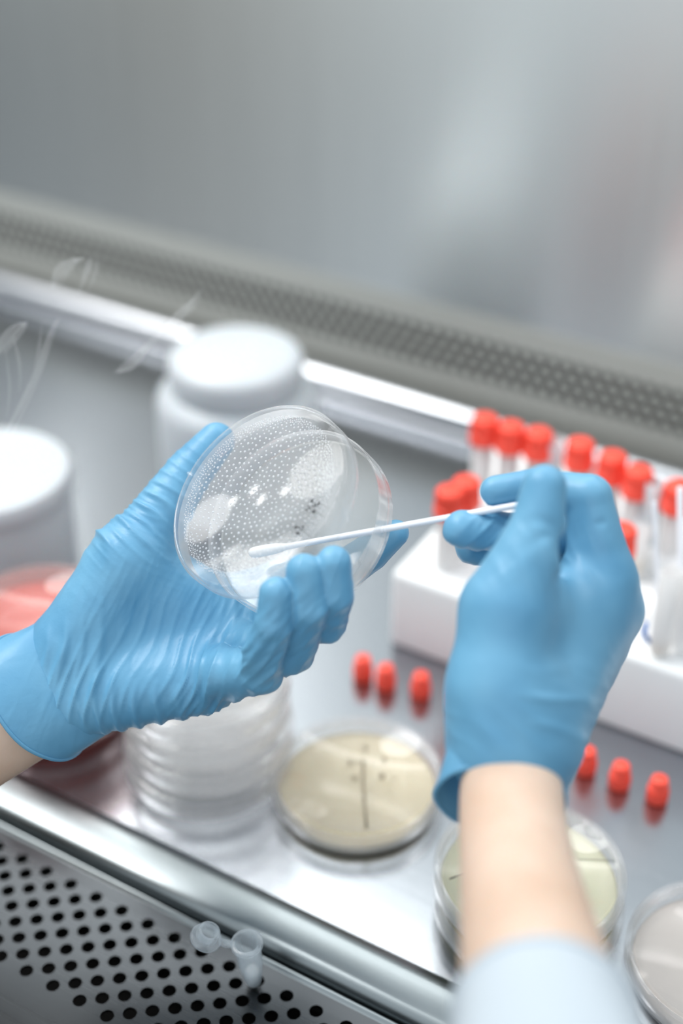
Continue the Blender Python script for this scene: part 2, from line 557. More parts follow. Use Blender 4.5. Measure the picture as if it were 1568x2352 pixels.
def dish_lid_bm(R=.0459, h=.0095, w=.0012, ring=.0412):
    """origin at the rim's level, top at h"""
    bm = bmesh.new()
    lathe(bm, [(0, h - .0013), (R - w - .001, h - .0013), (R - w, h - .0022), (R - w, .0004), (R - w + .0004, 0), (R - .0003, 0), (R, .0003), (R, h - .0008),
               (R - .0006, h - .0001), (ring + .0022, h), (ring + .0018, h + .0010), (ring + .0006, h + .0010), (ring, h), (0, h)], 96)
    return bm


def agar_bm(z0=.0015, z1=.0062, R=.0421):
    bm = bmesh.new()
    lathe(bm, [(0, z0), (R, z0), (R, z1 + .0006), (R - .0012, z1), (0, z1)], 64)
    return bm


def make_dish(label, loc, agar, mat=M_clear, group=None, rotz=0):
    t = thing('petri_dish', label, 'petri dish', loc, None, group)
    t.rotation_euler = (0, 0, rotz)
    obj('dish_base', dish_base_bm(), mat, t, angle=60)
    l = obj('lid', dish_lid_bm(), mat, t, angle=60)
    l.location = (0, 0, .0068)
    if agar:
        obj('agar', agar_bm(), agar, t)
    return t


DH = .0178
# clear stack behind the left hand
sx, sy = G(481, 1757)[:2]
d0 = make_dish('clear empty petri dish at the bottom of the tall stack under the gloved palm', (sx, sy, 0), None, group='clear dishes in the tall stack')
names = ['second clear petri dish from the bottom of the tall stack', 'third clear petri dish from the bottom of the tall stack', 'fourth clear petri dish from the bottom of the tall stack, near the top', 'topmost clear petri dish of the tall stack, mostly behind the glove']
for i, s in enumerate(names):
    dup(d0, (sx + (.0012, -.0008, .001, 0)[i], sy + (.0006, .001, -.0006, .001)[i], DH * (i + 1)), s, 'clear dishes in the tall stack')

# beige dish with pen marks
bx, by = G(820, 1775, .017)[:2]
dA = make_dish('petri dish of beige agar with a pen line and pen marks on its lid', (bx, by, 0), M_agar, group='agar dishes along the front of the tray')


def strokes(pts_list, z, r, name, mat, parent, label=None):
    bm = bmesh.new()
    for pts in pts_list:
        p = [(x - parent.location.x, y - parent.location.y, z - parent.location.z) for x, y, *_ in [G(a, b, z) for a, b in pts]]
        tube(bm, p, r, 6, flat=(np.array([1.0, 0, 0]), 1))
        for v in bm.verts: v.co.z = (z - parent.location.z) + (v.co.z - (z - parent.location.z)) * .25
    o = obj(name, bm, mat, parent)
    if label: o['label'] = label
    return o


zt = .0068 + .0095 + .0001
strokes([[(833, 1750), (834, 1800), (837, 1850), (842, 1903)]], zt, .00075, 'pen_line', M_ink_grey, dA, 'grey pen line')
strokes([[(834, 1712), (842, 1718), (836, 1726)], [(798, 1745), (806, 1752), (800, 1760)], [(812, 1751), (824, 1749)], [(832, 1746), (836, 1756)],
         [(880, 1738), (884, 1748), (878, 1752)], [(806, 1784), (820, 1784), (812, 1794)], [(874, 1776), (876, 1790)], [(880, 1777), (878, 1788)]], zt, .0008, 'pen_marks', M_ink_grey, dA, 'small grey pen marks')

# two dishes of pale agar under the right wrist
cx, cy = G(1217, 1990, .035)[:2]
dB = make_dish('lower petri dish of pale agar in the pair beneath the right forearm', (cx + .001, cy, 0), M_green_agar, group='agar dishes along the front of the tray')
dC = dup(dB, (cx, cy, DH), 'upper petri dish of pale agar with a black pen line, beneath the right forearm', 'agar dishes along the front of the tray')
zc = DH + zt
strokes([[(1032, 2019), (1050, 2012), (1085, 2001)]], zc, .0004, 'pen_line', M_ink, dC, 'black pen line')
strokes([[(1325, 1974), (1370, 1975), (1414, 1977)]], zc, .0002, 'pen_line', M_ink, dC, 'thin black pen line')
# dish cut by the right edge of the picture
ex, ey = G(1668, 2190, .017)[:2]
dD = make_dish('petri dish of greyish agar to the right of the pale agar pair', (ex, ey, 0), M_grey_agar, group='agar dishes along the front of the tray')
# red agar plates
rx, ry = G(88, 1398, .072)[:2]
dE = make_dish('red agar petri dish at the bottom of the stack behind the left glove', (rx, ry, 0), M_red_agar, M_clear_red, group='red agar dishes in a stack')
for i, s in enumerate(['second red agar petri dish from the bottom of its stack', 'third red agar petri dish from the bottom of its stack', 'topmost red agar petri dish of its stack, left of the raised glove']):
    dup(dE, (rx + (.001, -.001, 0)[i], ry + (0, .001, -.001)[i], DH * (i + 1)), s, 'red agar dishes in a stack')

# ------------------------------------------------------------------ the dish and lid held in the left hand
CL = P(590, 1136, .617)
ang = math.radians(39.4)
vim = math.cos(ang) * RT - math.sin(ang) * UP          # to the lower right in the picture
uim = math.sin(ang) * RT + math.cos(ang) * UP
vray = CL - CAM; vray /= np.linalg.norm(vray)
tl = math.radians(45.3)
nL = -vray * math.cos(tl) - vim * math.sin(tl)          # outward normal of the lid's top, towards the camera
nL /= np.linalg.norm(nL)
uL = uim - nL * (uim @ nL); uL /= np.linalg.norm(uL)
vL = np.cross(uL, nL)                                    # along the lid towards the lower right


def quat(x, y, z):
    return Matrix((tuple(x), tuple(y), tuple(z))).transposed().to_quaternion()


LH = .0100
# the dish, opened a little on the swab's side
tb = math.radians(6)
nB = nL * math.cos(tb) + vL * math.sin(tb)
uB = uL
vB = np.cross(uB, nB)
base_rim = CL - nL * (LH + .0085) + uL * .002 + vL * .007
base_o = base_rim - nB * .0135
qB = quat(vB, uB, nB)
t_hb = thing('petri_dish', 'clear petri dish held ajar in the left gloved hand, its lid beaded with droplets', 'petri dish', base_o, qB)
obj('dish_base', dish_base_bm(h=.0135), M_lid, t_hb, angle=60)
obj('gel', agar_bm(z1=.0045), M_gel, t_hb)
# its lid
mB = Matrix.Translation(base_o) @ qB.to_matrix().to_4x4()
mL = Matrix.Translation(CL - nL * LH) @ quat(vL, uL, nL).to_matrix().to_4x4()
o_lid = obj('lid', dish_lid_bm(R=.0455, h=LH, ring=.0425), M_lid, t_hb, angle=60)
o_lid.matrix_local = mB.inverted() @ mL
o_lid['label'] = 'lid with droplets and a raised rim'
for a in (-.75, -.75 + 2 * PI / 3, -.75 + 4 * PI / 3):
    bm = bmesh.new()
    m = Matrix.Rotation(a, 4, 'Z') @ Matrix.Translation((.0437, 0, LH + .0002))
    box(bm, -.0016, .0016, -.0006, .0006, 0, .0014, .0002, 1)
    bmesh.ops.transform(bm, matrix=m, verts=bm.verts)
    obj('stacking_nub', bm, M_lid, o_lid, smooth=False)
pts = []
cell = {}
tries = 0
while len(pts) < 1250 and tries < 90000:
    tries += 1
    rr = .0393 * math.sqrt(random.random()); th = random.random() * 2 * PI
    x, y = rr * math.cos(th), rr * math.sin(th)
    # the lower right of the lid is nearly dry, the edge away from it full of fine drops
    dry = math.exp(-(((x - .034) / .013) ** 2 + ((y - .004) / .02) ** 2) ** 2)
    if random.random() < dry * .97: continue
    edge = rr / .0393
    fine_ = max(0.0, min(1.0, (edge - .8) / .15))
    s_ = (.00042 + .0002 * random.random()) * (1 - .35 * fine_)
    gap = .0012 * (1 - .75 * fine_)
    key = (int(math.floor(x / .003)), int(math.floor(y / .003)))
    ok = True
    for i in (-1, 0, 1):
        for j in (-1, 0, 1):
            for (px, py, ps) in cell.get((key[0] + i, key[1] + j), ()):
                if (px - x) ** 2 + (py - y) ** 2 < (s_ + ps + gap) ** 2: ok = False
    if not ok: continue
    cell.setdefault(key, []).append((x, y, s_)); pts.append((x, y, s_))
bm = bmesh.new()
for x, y, s_ in pts:
    lathe(bm, [(s_, 0), (s_ * .9, s_ * .35), (s_ * .55, s_ * .7), (0, s_ * .85)], 8, Matrix.Translation((x, y, LH)), closed=False)
tag(obj('water_droplets', bm, M_drop, o_lid), 'fine water droplets', kind='stuff')
bm = bmesh.new()
for (a, b_) in ((.031, .012), (.0325, .0145), (.0295, .0095), (.033, .010), (.0335, .002), (.0345, -.001), (.0315, .0005), (.028, .013)):
    for _ in range(2):
        q = [(a + random.uniform(-.0012, .0012), b_ + random.uniform(-.0012, .0012), LH + .0001) for _ in range(3)]
        tube(bm, q, .0002, 5)
obj('pen_marks', bm, M_ink, o_lid)

# ------------------------------------------------------------------ the swab
S0, S1 = P(572, 1271, .628), P(1290, 1142, .586)
sd = (S1 - S0) / np.linalg.norm(S1 - S0)
t_sw = thing('cotton_swab', 'white cotton swab held in the right hand, its tip behind the wet lid', 'swab', S0, quat(*frame_of(sd)))
L_sw = np.linalg.norm(S1 - S0)
bm = bmesh.new(); lathe(bm, [(0, .004), (.0014, .004), (.0014, L_sw), (0, L_sw)], 16, closed=False)
obj('stick', bm, M_stick, t_sw, angle=50)
bm = bmesh.new(); lathe(bm, [(0, 0), (.0012, .0002), (.0021, .0011), (.0025, .003), (.0026, .008), (.0023, .013), (.0016, .017), (.0012, .0185)], 20, closed=False)
obj('cotton_tip', bm, M_cotton, t_sw)

# ------------------------------------------------------------------ tube rack with red-capped tubes
RX0, RX1 = -.322, .02
t_rack = thing('tube_rack', 'stepped white plastic rack holding the red-capped tubes', 'rack', ((RX0 + RX1) / 2, .66, 0))
bm = bmesh.new(); box(bm, RX0, RX1, .592, .668, 0, .055, .004)
obj('front_step', bm, M_rack, t_rack, world=True, angle=40)
bm = bmesh.new(); box(bm, RX0, RX1, .669, .745, 0, .070, .004)
obj('rear_step', bm, M_rack, t_rack, world=True, angle=40)


def capped_tube_bms():
    tb_, cb = bmesh.new(), bmesh.new()
    lathe(tb_, [(0, .002), (.004, .0035), (.0062, .008), (.0066, .012), (.0066, .078), (.0058, .078), (.0058, .012), (0, .006)], 24)
    prof = [(0, .0905), (.0052, .0905), (.0064, .0899), (.0069, .0888), (.0070, .080), (.0078, .0795), (.0080, .0785), (.0080, .0735), (.0074, .0728), (0, .0728)]
    lathe(cb, prof, 32)
    for v in cb.verts: v.co.x *= 1.14; v.co.y *= 1.14
    # grip ribs round the cap
    for k in range(18):
        a = 2 * PI * k / 18
        tube(cb, [(.0081 * math.cos(a), .0081 * math.sin(a), .0805), (.0081 * math.cos(a), .0081 * math.sin(a), .0885)], .0005, 5)
    return tb_, cb


def make_capped(label, loc):
    t = thing('sample_tube', label, 'tube', loc, None, 'red-capped tubes in the rack')
    a, b = capped_tube_bms()
    obj('tube_body', a, M_tube, t); obj('screw_cap', b, M_red, t, angle=40)
    return t


def place_tube(px, py, zc, rot=None):
    w = G(px, py, zc)
    return w[0], w[1]


caps = [(1112, 985, 'first red-capped tube from the left in the rear row of the rack'), (1172, 1003, 'second red-capped tube from the left in the rear row of the rack'), (1236, 1018, 'third red-capped tube from the left in the rear row, above the thumb'),
        (1331, 1042, 'fourth red-capped tube from the left in the rear row, left of a white tip'), (1405, 1072, 'fifth red-capped tube from the left in the rear row, right of a white tip'), (1464, 1105, 'sixth red-capped tube from the left in the rear row'),
        (1556, 1140, 'red-capped tube at the right end of the rear row, behind the upright sticks'),
        (1070, 1130, 'red-capped tube of the middle row nearest to the gloved fingertip'), (1032, 1152, 'red-capped tube at the left end of the middle row of the rack'), (1425, 1240, 'red-capped tube half hidden by the right glove, beside an upright stick')]
first = None
ZB = .026
for px, py, lab in caps:
    zb = ZB if py < 1141 and px > 1100 else ZB - .006
    x, y = place_tube(px, py, zb + .082)
    loc = (x, y, zb)
    if first is None: first = make_capped(lab, loc)
    else: dup(first, loc, lab, 'red-capped tubes in the rack')


# clear open tubes with white swabs standing in them
def open_tube(label, px0, py0, z0, Lt, brown, group='open tubes in the rack'):
    w = G(px0, py0, z0)
    t = thing('test_tube', label, 'test tube', (w[0], w[1], z0), None, group)
    bm = bmesh.new()
    R = .0058
    lathe(bm, [(0, 0), (R * .6, .0008), (R * .92, .003), (R, .006), (R, Lt), (R - .0008, Lt), (R - .0008, .006), (0, .002)], 24)
    obj('glass', bm, M_tube, t)
    if brown:
        bm = bmesh.new(); lathe(bm, [(0, .002), (R - .0012, .006), (R - .0012, .006 + brown), (0, .006 + brown)], 20)
        obj('medium', bm, M_brown, t)
    return t, w


def stick_in(label, p0, p1, r=.0017, tip=False):
    d = p1 - p0
    t = thing('swab_stick', label, 'swab', p0, quat(*frame_of(d)), 'white sticks standing in the rack')
    Ls = np.linalg.norm(d)
    bm = bmesh.new()
    lathe(bm, [(0, 0), (r, 0), (r, Ls - .001), (r * .6, Ls), (0, Ls)], 14, closed=False)
    obj('stick', bm, M_stick, t, angle=40)
    return t


ot1, w1 = open_tube('clear tube with brown medium nearest to the right glove', 1456, 1322, .056, .034, .008)
stick_in('white stick leaning right in the tube beside the right glove', np.array([w1[0], w1[1], .064]), P(1474, 1137, .833), .0022)
ot2, w2 = open_tube('clear tube with brown drops and a blue mark at the front of the rack', 1512, 1502, .0555, .056, .002)
stick_in('white stick second from the glove, in the tube with the blue mark', np.array([w2[0], w2[1], .0605]), P(1503, 1152, .742), .0014)
bm = bmesh.new()
q0 = P(1484, 1430, .768); q1 = P(1478, 1455, .771); q2 = P(1490, 1476, .772)
tube(bm, [q0, q1, q2], [.0012, .0016, .0014], 8)
ob = obj('blue_mark', bm, M_ink_blue, ot2, world=True); ob['label'] = 'blue ink mark on the tube'
ot3, w3 = open_tube('clear tube cut by the right edge of the picture', 1563, 1495, .0555, .05, .0)
stick_in('white stick standing at the right edge of the picture', np.array([w3[0], w3[1], .0605]), P(1562, 1118, .75), .0019)


def open_back(label, px, py, zt_):
    w = G(px, py, zt_)
    t = thing('test_tube', label, 'test tube', (w[0], w[1], .03), None, 'open tubes in the rack')
    bm = bmesh.new(); R = .0062; Lt = zt_ - .03
    lathe(bm, [(0, 0), (R, .004), (R, Lt), (R - .0009, Lt), (R - .0009, .005), (0, .003)], 24)
    obj('glass', bm, M_jar, t)
open_back('milky capless tube between the third and fourth red caps', 1272, 1012, .11)
open_back('milky capless tube left of the rightmost red cap', 1505, 1105, .112)
w = G(1362, 1120, .085)
t = thing('pointed_tip', 'bright white pointed tip between the fourth and fifth red caps', 'pipette tip', (w[0], w[1], .055))
bm = bmesh.new(); lathe(bm, [(0, .0), (.005, 0), (.0055, .03), (.0052, .036), (.0042, .043), (.0025, .048), (0, .0495)], 24, closed=False)
obj('tip_body', bm, M_white, t)

# ------------------------------------------------------------------ red screw caps standing on the tray
def cap_bm():
    bm = bmesh.new()
    lathe(bm, [(0, 0), (.0046, 0), (.0054, .0006), (.0056, .0014), (.0056, .0085), (.0052, .0091), (.0047, .0094), (.0046, .0098), (.0046, .0145), (.0043, .0156), (.0036, .016), (0, .016)], 32)
    for k in range(20):
        a = 2 * PI * k / 20
        tube(bm, [(.0056 * math.cos(a), .0056 * math.sin(a), .0012), (.0056 * math.cos(a), .0056 * math.sin(a), .0084)], .0004, 5)
    for z in (.0108, .0128):
        lathe(bm, [(.0045, z - .0005), (.0051, z), (.0045, z + .0005)], 24)
    return bm


cl = [(833, 1558, 'loose red screw cap furthest left in the row on the tray'), (885, 1579, 'second loose red screw cap from the left, close beside the first'), (965, 1597, 'third loose red screw cap from the left, standing apart above the beige dish'),
      (1052, 1622, 'loose red screw cap mostly hidden behind the right wrist'), (1343, 1771, 'loose red screw cap nearest to the right glove cuff on its right side'), (1420, 1805, 'second loose red screw cap right of the glove cuff'), (1507, 1837, 'loose red screw cap furthest right in the row on the tray')]
c0 = None
for px, py, lab in cl:
    w = G(px, py)
    if c0 is None:
        c0 = obj('screw_cap', cap_bm(), M_red, None, angle=40)
        c0.location = w
        tag(c0, lab, 'screw cap', 'loose red caps in a row on the tray')
    else:
        dup(c0, w, lab, 'loose red caps in a row on the tray', rotz=random.random())

# ------------------------------------------------------------------ white jar and canister at the back
w = G(556, 1135)
t = thing('plastic_jar', 'large blurry white jar with a screw lid behind the held dish', 'jar', (w[0], w[1], 0))
bm = bmesh.new(); lathe(bm, [(0, 0), (.050, 0), (.054, .003), (.055, .008), (.055, .078), (.053, .084), (.048, .088), (.043, .090), (.043, .094), (0, .094)], 64)
obj('jar_body', bm, M_jar, t, angle=50)
bm = bmesh.new(); lathe(bm, [(0, .092), (.0445, .092), (.0455, .094), (.0455, .107), (.0435, .111), (.036, .1135), (0, .115)], 64)
obj('jar_lid', bm, M_jar, t, angle=50)
w = G(10, 1330)
t = thing('plastic_tub', 'round white plastic tub at the left edge behind the red dishes', 'tub', (w[0], w[1], 0))
bm = bmesh.new(); lathe(bm, [(0, 0), (.046, 0), (.049, .003), (.050, .070), (.049, .072), (0, .072)], 64)
obj('tub_body', bm, M_jar, t, angle=50)
bm = bmesh.new(); lathe(bm, [(0, .0715), (.0515, .0715), (.0525, .073), (.0525, .081), (.050, .0845), (0, .085)], 64)
obj('tub_lid', bm, M_jar, t, angle=50)

# ------------------------------------------------------------------ open microtube leaning by the tray's edge
tp0 = G(584, 2262, -.0085); tp0[2] = -.0085
tp1 = P(560, 2128, .645)
d = tp1 - tp0; d /= np.linalg.norm(d)
ax_x = RT - d * (RT @ d); ax_x /= np.linalg.norm(ax_x)
t_mt = thing('microtube', 'open frosted microtube with a white pellet standing on the grille', 'tube', tp0 + d * .0012, quat(ax_x, np.cross(d, ax_x), d))
LT = .0335
bm = bmesh.new()
lathe(bm, [(0, 0), (.0022, .0003), (.0034, .0016), (.0040, .004), (.0058, .0175), (.0060, LT - .0025), (.0074, LT - .002), (.0075, LT - .0003), (.0071, LT), (.0054, LT), (.0050, LT - .002), (.0049, .0177), (.0031, .0042), (.0022, .0022), (0, .0012)], 36)
obj('tube_body', bm, M_micro, t_mt, angle=60)
bm = bmesh.new(); lathe(bm, [(0, .0013), (.0022, .0023), (.0031, .0043), (.0038, .0095), (.0034, .0110), (.0018, .0118), (0, .012)], 24)
o = obj('pellet', bm, M_white, t_mt); o['label'] = 'white pellet in the tube tip'
bm = bmesh.new()
tube(bm, [(-.0070, 0, LT - .001), (-.0095, 0, LT - .0006), (-.0125, 0, LT + .001)], .0022, 8, flat=(np.array([0, 1.0, 0]), .35))
obj('hinge', bm, M_micro, t_mt)
bm = bmesh.new()
m = Matrix.Translation((-.0188, 0, LT + .0035)) @ Matrix.Rotation(math.radians(24), 4, 'Y')
lathe(bm, [(0, 0), (.0068, 0), (.0073, .0004), (.0073, .0020), (.0068, .0024), (.0052, .0024), (.0050, .0072), (.0041, .0076), (.0039, .0072), (.0039, .0018), (0, .0016)], 32, m)
obj('tube_cap', bm, M_micro, t_mt, angle=60)

# ------------------------------------------------------------------ wisps of smoke
def smoke_mat():
    m = bpy.data.materials.new('smoke')
    m.use_nodes = True
    nt = m.node_tree
    nt.nodes.remove(nt.nodes['Principled BSDF'])
    v = nt.nodes.new('ShaderNodeVolumePrincipled')
    v.inputs['Color'].default_value = (.97, .99, 1, 1)
    v.inputs['Density'].default_value = 75
    v.inputs['Anisotropy'].default_value = .2
    nt.links.new(v.outputs['Volume'], nt.nodes['Material Output'].inputs['Volume'])
    return m


bm = bmesh.new()
wisps = [([(118, 662, .70), (140, 615, .70), (165, 597, .70), (192, 590, .70)], [.0015, .0042, .0030, .0008]),
         ([(178, 676, .70), (190, 640, .70), (204, 610, .70), (212, 588, .70)], [.0006, .0016, .0022, .0006]),
         ([(200, 672, .70), (212, 640, .70), (222, 612, .70), (228, 590, .70)], [.0005, .0012, .0014, .0005]),
         ([(464, 660, .70), (440, 692, .70), (408, 724, .70), (372, 758, .70), (330, 800, .70), (296, 838, .70), (262, 856, .70)], [.0006, .0024, .0036, .0014, .0024, .0044, .0006]),
         ([(0, 1016, .69), (45, 930, .69), (85, 850, .69), (122, 760, .69), (140, 730, .69)], [.0008, .0016, .0020, .0018, .0006]),
         ([(20, 1010, .69), (66, 910, .69), (104, 820, .69), (138, 735, .69)], [.0006, .0012, .0014, .0005]),
         ([(-8, 810, .69), (14, 776, .69), (36, 752, .69), (58, 736, .69)], [.0020, .0042, .0040, .0008]),
         ([(14, 960, .69), (20, 880, .69), (16, 800, .69)], [.0005, .0011, .0005]),
         ([(44, 900, .69), (42, 830, .69), (34, 770, .69)], [.0005, .0012, .0006]),
         ([(70, 880, .69), (88, 800, .69), (100, 740, .69)], [.0004, .0012, .0005])]
for pts_, rad_ in wisps:
    c_ = catmull([P(*q) for q in pts_], 24)
    r_ = catmull([(a, 0, 0) for a in rad_], 24)[:, 0]
    ns_ = 5 if max(rad_) > .0025 else 1
    for k_ in range(ns_):
        f_ = 0 if ns_ == 1 else (k_ / (ns_ - 1) - .5) * 1.5
        sw_ = np.sin(np.linspace(0, 5, 24) + 1.7 * k_) * .0006
        tube(bm, c_ + RT * (f_ * r_ + sw_)[:, None] + UP * (.4 * f_ * r_)[:, None] + FW * (.0015 * k_),
             list(np.maximum(r_ * (1 if ns_ == 1 else .3 + .12 * (k_ % 3)), .00025)), 10, flat=(RT, .6))
tag(obj('smoke', bm, smoke_mat()), 'thin pale wisps of smoke rising above the left tub and glove', 'smoke', kind='stuff')

# ------------------------------------------------------------------ the person: two forearms, two gloved hands, one coat sleeve
person = thing('person', 'person in a white lab coat and blue gloves swabbing a petri dish', 'person', (-.25, .25, .12))


def pp(x, y, d, r):
    return (P(x, y, d), r / 1000)


def body_field(palm, fingers, kp=.012, kf=.005, k_tip=.0008, creases=(), kff=.0008):
    def f(X):
        d = None
        for a, b in palm:
            e = cone_d(X, a[0], b[0], a[1], b[1])
            d = e if d is None else smin(d, e, kp)
        tot = d
        for ch in fingers:
            e = chain_d(X, ch, k_tip)
            tot = smin(tot, smin(d, e, kf), kff)
        for a, b, r, k in creases:
            e = cone_d(X, a, b, r, r)
            tot = -smin(-tot, e, k)
        return tot
    return f


def bounds(*sets):
    pts = np.array([p for s in sets for p in s])
    return pts.min(0) - .03, pts.max(0) + .03


def waves(v, seed, scale, n=10):
    g = np.random.default_rng(seed)
    s = np.zeros(len(v))
    for _ in range(n):
        k = g.normal(size=3); k /= np.linalg.norm(k)
        s += np.sin(v @ k * scale * g.uniform(.6, 1.5) + g.uniform(0, 6.28))
    return s / math.sqrt(n)


def folds(v, across, along, pitch, amp, seed, mask=None):
    """stretch folds of the glove: sharp little ridges of several widths that wander, tilt and fade"""
    out = np.zeros(len(v))
    for k, (pf, tilt, w) in enumerate(((1.0, .0, 1.0), (1.7, .28, 1.3), (.62, -.2, .6), (2.6, .12, 1.2))):
        q = (v @ (across + tilt * along)) / (pitch * pf) * PI + 2.2 * waves(v, seed + 7 * k, 45) + .7 * waves(v, seed + 7 * k + 1, 150)
        rid = np.abs(np.sin(q)) ** 1.5
        rid = np.abs(np.cos(q)) ** 5 if k % 2 else (1 - rid) ** 2.5
        m = np.clip(.15 + .75 * waves(v, seed + 7 * k + 2, 110), 0, 1)
        out += w * rid * m
    out *= amp
    return out if mask is None else out * mask


def ring(c, e1, e2, n=72, wob=0.0, seed=0):
    g = np.random.default_rng(seed)
    ph = g.uniform(0, 6.28, 4)
    out = []
    for i in range(n):
        t = 2 * PI * i / n
        s = 1 + wob * (math.sin(3 * t + ph[0]) + .6 * math.sin(5 * t + ph[1]) + .4 * math.sin(9 * t + ph[2]))
        out.append(c + (e1 * math.cos(t) + e2 * math.sin(t)) * s)
    return np.array(out)


def cuff(bm, rings, th=.0006, bead=.0009, steps=8):
    """a thin open glove cuff lofted through the rings, with a rolled bead on the last one"""
    A = np.array(rings)
    n = A.shape[1]
    fine = np.array([catmull(A[:, k], (len(rings) - 1) * steps + 1) for k in range(n)]).transpose(1, 0, 2)
    cen = fine.mean(1, keepdims=True)
    dirs = fine - cen
    dirs /= np.linalg.norm(dirs, axis=2, keepdims=True)
    inner = fine - dirs * th
    seq = list(fine) + list(inner[::-1])
    vr = loft(bm, seq)
    a, b = vr[-1], vr[0]
    for k in range(n):
        bm.faces.new((a[k], a[(k + 1) % n], b[(k + 1) % n], b[k]))
    pts = fine[-1]
    rows = []
    for k in range(n):
        d = pts[(k + 1) % n] - pts[k - 1]; d /= np.linalg.norm(d)
        o = dirs[-1][k]; w = np.cross(d, o)
        rows.append([bm.verts.new(pts[k] + bead * (math.cos(2 * PI * j / 8) * o + math.sin(2 * PI * j / 8) * w)) for j in range(8)])
    for k in range(n):
        for j in range(8):
            bm.faces.new((rows[k][j], rows[k][(j + 1) % 8], rows[(k + 1) % n][(j + 1) % 8], rows[(k + 1) % n][j]))
    return fine


# ---- left hand: palm towards us, thumb up the far side of the lid, three fingers curled round its lower edge, forefinger behind
LP = [(pp(150, 1610, .650, 17), pp(470, 1560, .645, 15)),
      (pp(150, 1570, .655, 16), pp(540, 1490, .655, 13.5)),
      (pp(150, 1540, .660, 16), pp(590, 1420, .662, 13)),
      (pp(160, 1510, .665, 16), pp(640, 1350, .668, 12)),
      (pp(170, 1480, .652, 19), pp(300, 1290, .652, 17)),
      (pp(300, 1290, .655, 16), pp(520, 1420, .663, 12)),
      (pp(240, 1440, .660, 16), pp(400, 1380, .662, 15))]
LF = [[pp(300, 1290, .652, 16.5), pp(395, 1140, .660, 12.3), pp(436, 1082, .664, 10.8), pp(497, 1012, .666, 8.8)],
      [pp(480, 1550, .643, 13), pp(597, 1545, .612, 9.2), pp(630, 1432, .588, 7.6), pp(634, 1363, .584, 7.0)],
      [pp(555, 1490, .650, 13), pp(672, 1500, .613, 9.2), pp(708, 1395, .589, 8.1), pp(698, 1313, .585, 7.7)],
      [pp(610, 1425, .658, 12.5), pp(748, 1425, .608, 9), pp(768, 1365, .592, 8), pp(766, 1293, .587, 7.5)],
      [pp(640, 1350, .664, 12), pp(760, 1330, .648, 9.5), pp(850, 1268, .634, 8.2), pp(908, 1224, .627, 6.4)]]
eac = .94 * RT - .33 * UP
eal = .33 * RT + .94 * UP
Mg_l = glove_mat('blue_nitrile_glove', eac, eal, strength=.5)
lo, hi = bounds([a[0] for s in LP for a in s], [a[0] for c in LF for a in c])


def disp_left(v):
    x = (v - P(450, 1560, .64)) @ RT; y = (v - P(450, 1560, .64)) @ UP
    palm = np.exp(-((x / .075) ** 2 + ((y + .002) / .032) ** 2))
    thumb = np.exp(-((((v - P(330, 1180, .65)) @ RT) / .03) ** 2 + (((v - P(330, 1180, .65)) @ UP) / .03) ** 2))
    t_al = .62 * RT + .78 * UP
    t_ac = .78 * RT - .62 * UP
    pk = np.exp(-((((v - P(585, 1545, .61)) @ RT) / .016) ** 2 + (((v - P(585, 1545, .61)) @ UP) / .018) ** 2))
    fg = np.exp(-((((v - P(705, 1430, .6)) @ RT) / .02) ** 2 + (((v - P(705, 1430, .6)) @ UP) / .022) ** 2))
    return folds(v, -.55 * RT + .84 * UP, .84 * RT + .55 * UP, .0065, .0007, 61, mask=fg) + folds(v, eac, eal, 0.0060, .0019, 3, mask=palm) + folds(v, t_al, t_ac, .006, .0011, 11, mask=thumb) + .00025 * waves(v, 21, 120) \
        + folds(v, .75 * RT - .65 * UP, .65 * RT + .75 * UP, .0045, .0012, 31, mask=pk)


bmL = net_bm(body_field(LP, LF), lo, hi, .0009, disp_left)
e1 = .53 * RT - .85 * UP
pe = .85 * RT + .53 * UP
rl = [ring(P(225, 1523, .655), e1 * .024, FW * .012 + pe * .004, seed=1),
      ring(P(185, 1545, .654), e1 * .0295, FW * .0205 + pe * .008, wob=.006, seed=1),
      ring(P(140, 1570, .651), e1 * .0305, FW * .0240 + pe * .009, wob=.012, seed=2),
      ring(P(86, 1600, .648), e1 * .0315, FW * .0260 + pe * .0125, wob=.008, seed=3)]
cuff(bmL, rl)
gl = obj('glove', bmL, Mg_l, person, world=True)
gl['label'] = 'wrinkled blue left glove, palm up, holding the dish'

# left forearm
AX = P(-260, 1790, .648) - P(110, 1590, .648)
bm = bmesh.new()
rings = []
for t, a, b in ((-.25, .020, .014), (0, .0235, .0160), (.25, .0245, .0170), (.5, .026, .019), (.75, .029, .024), (1.0, .032, .027), (1.5, .036, .032), (2.4, .042, .038)):
    c = P(110, 1598, .648) + AX * t
    rings.append(ring(c, e1 * a, FW * b, 48))
vr = loft(bm, rings)
bm.faces.new(vr[0][::-1]); bm.faces.new(vr[-1])
fa = obj('forearm', bm, M_skin, person, world=True)
fa['label'] = 'bare left forearm at the left edge'

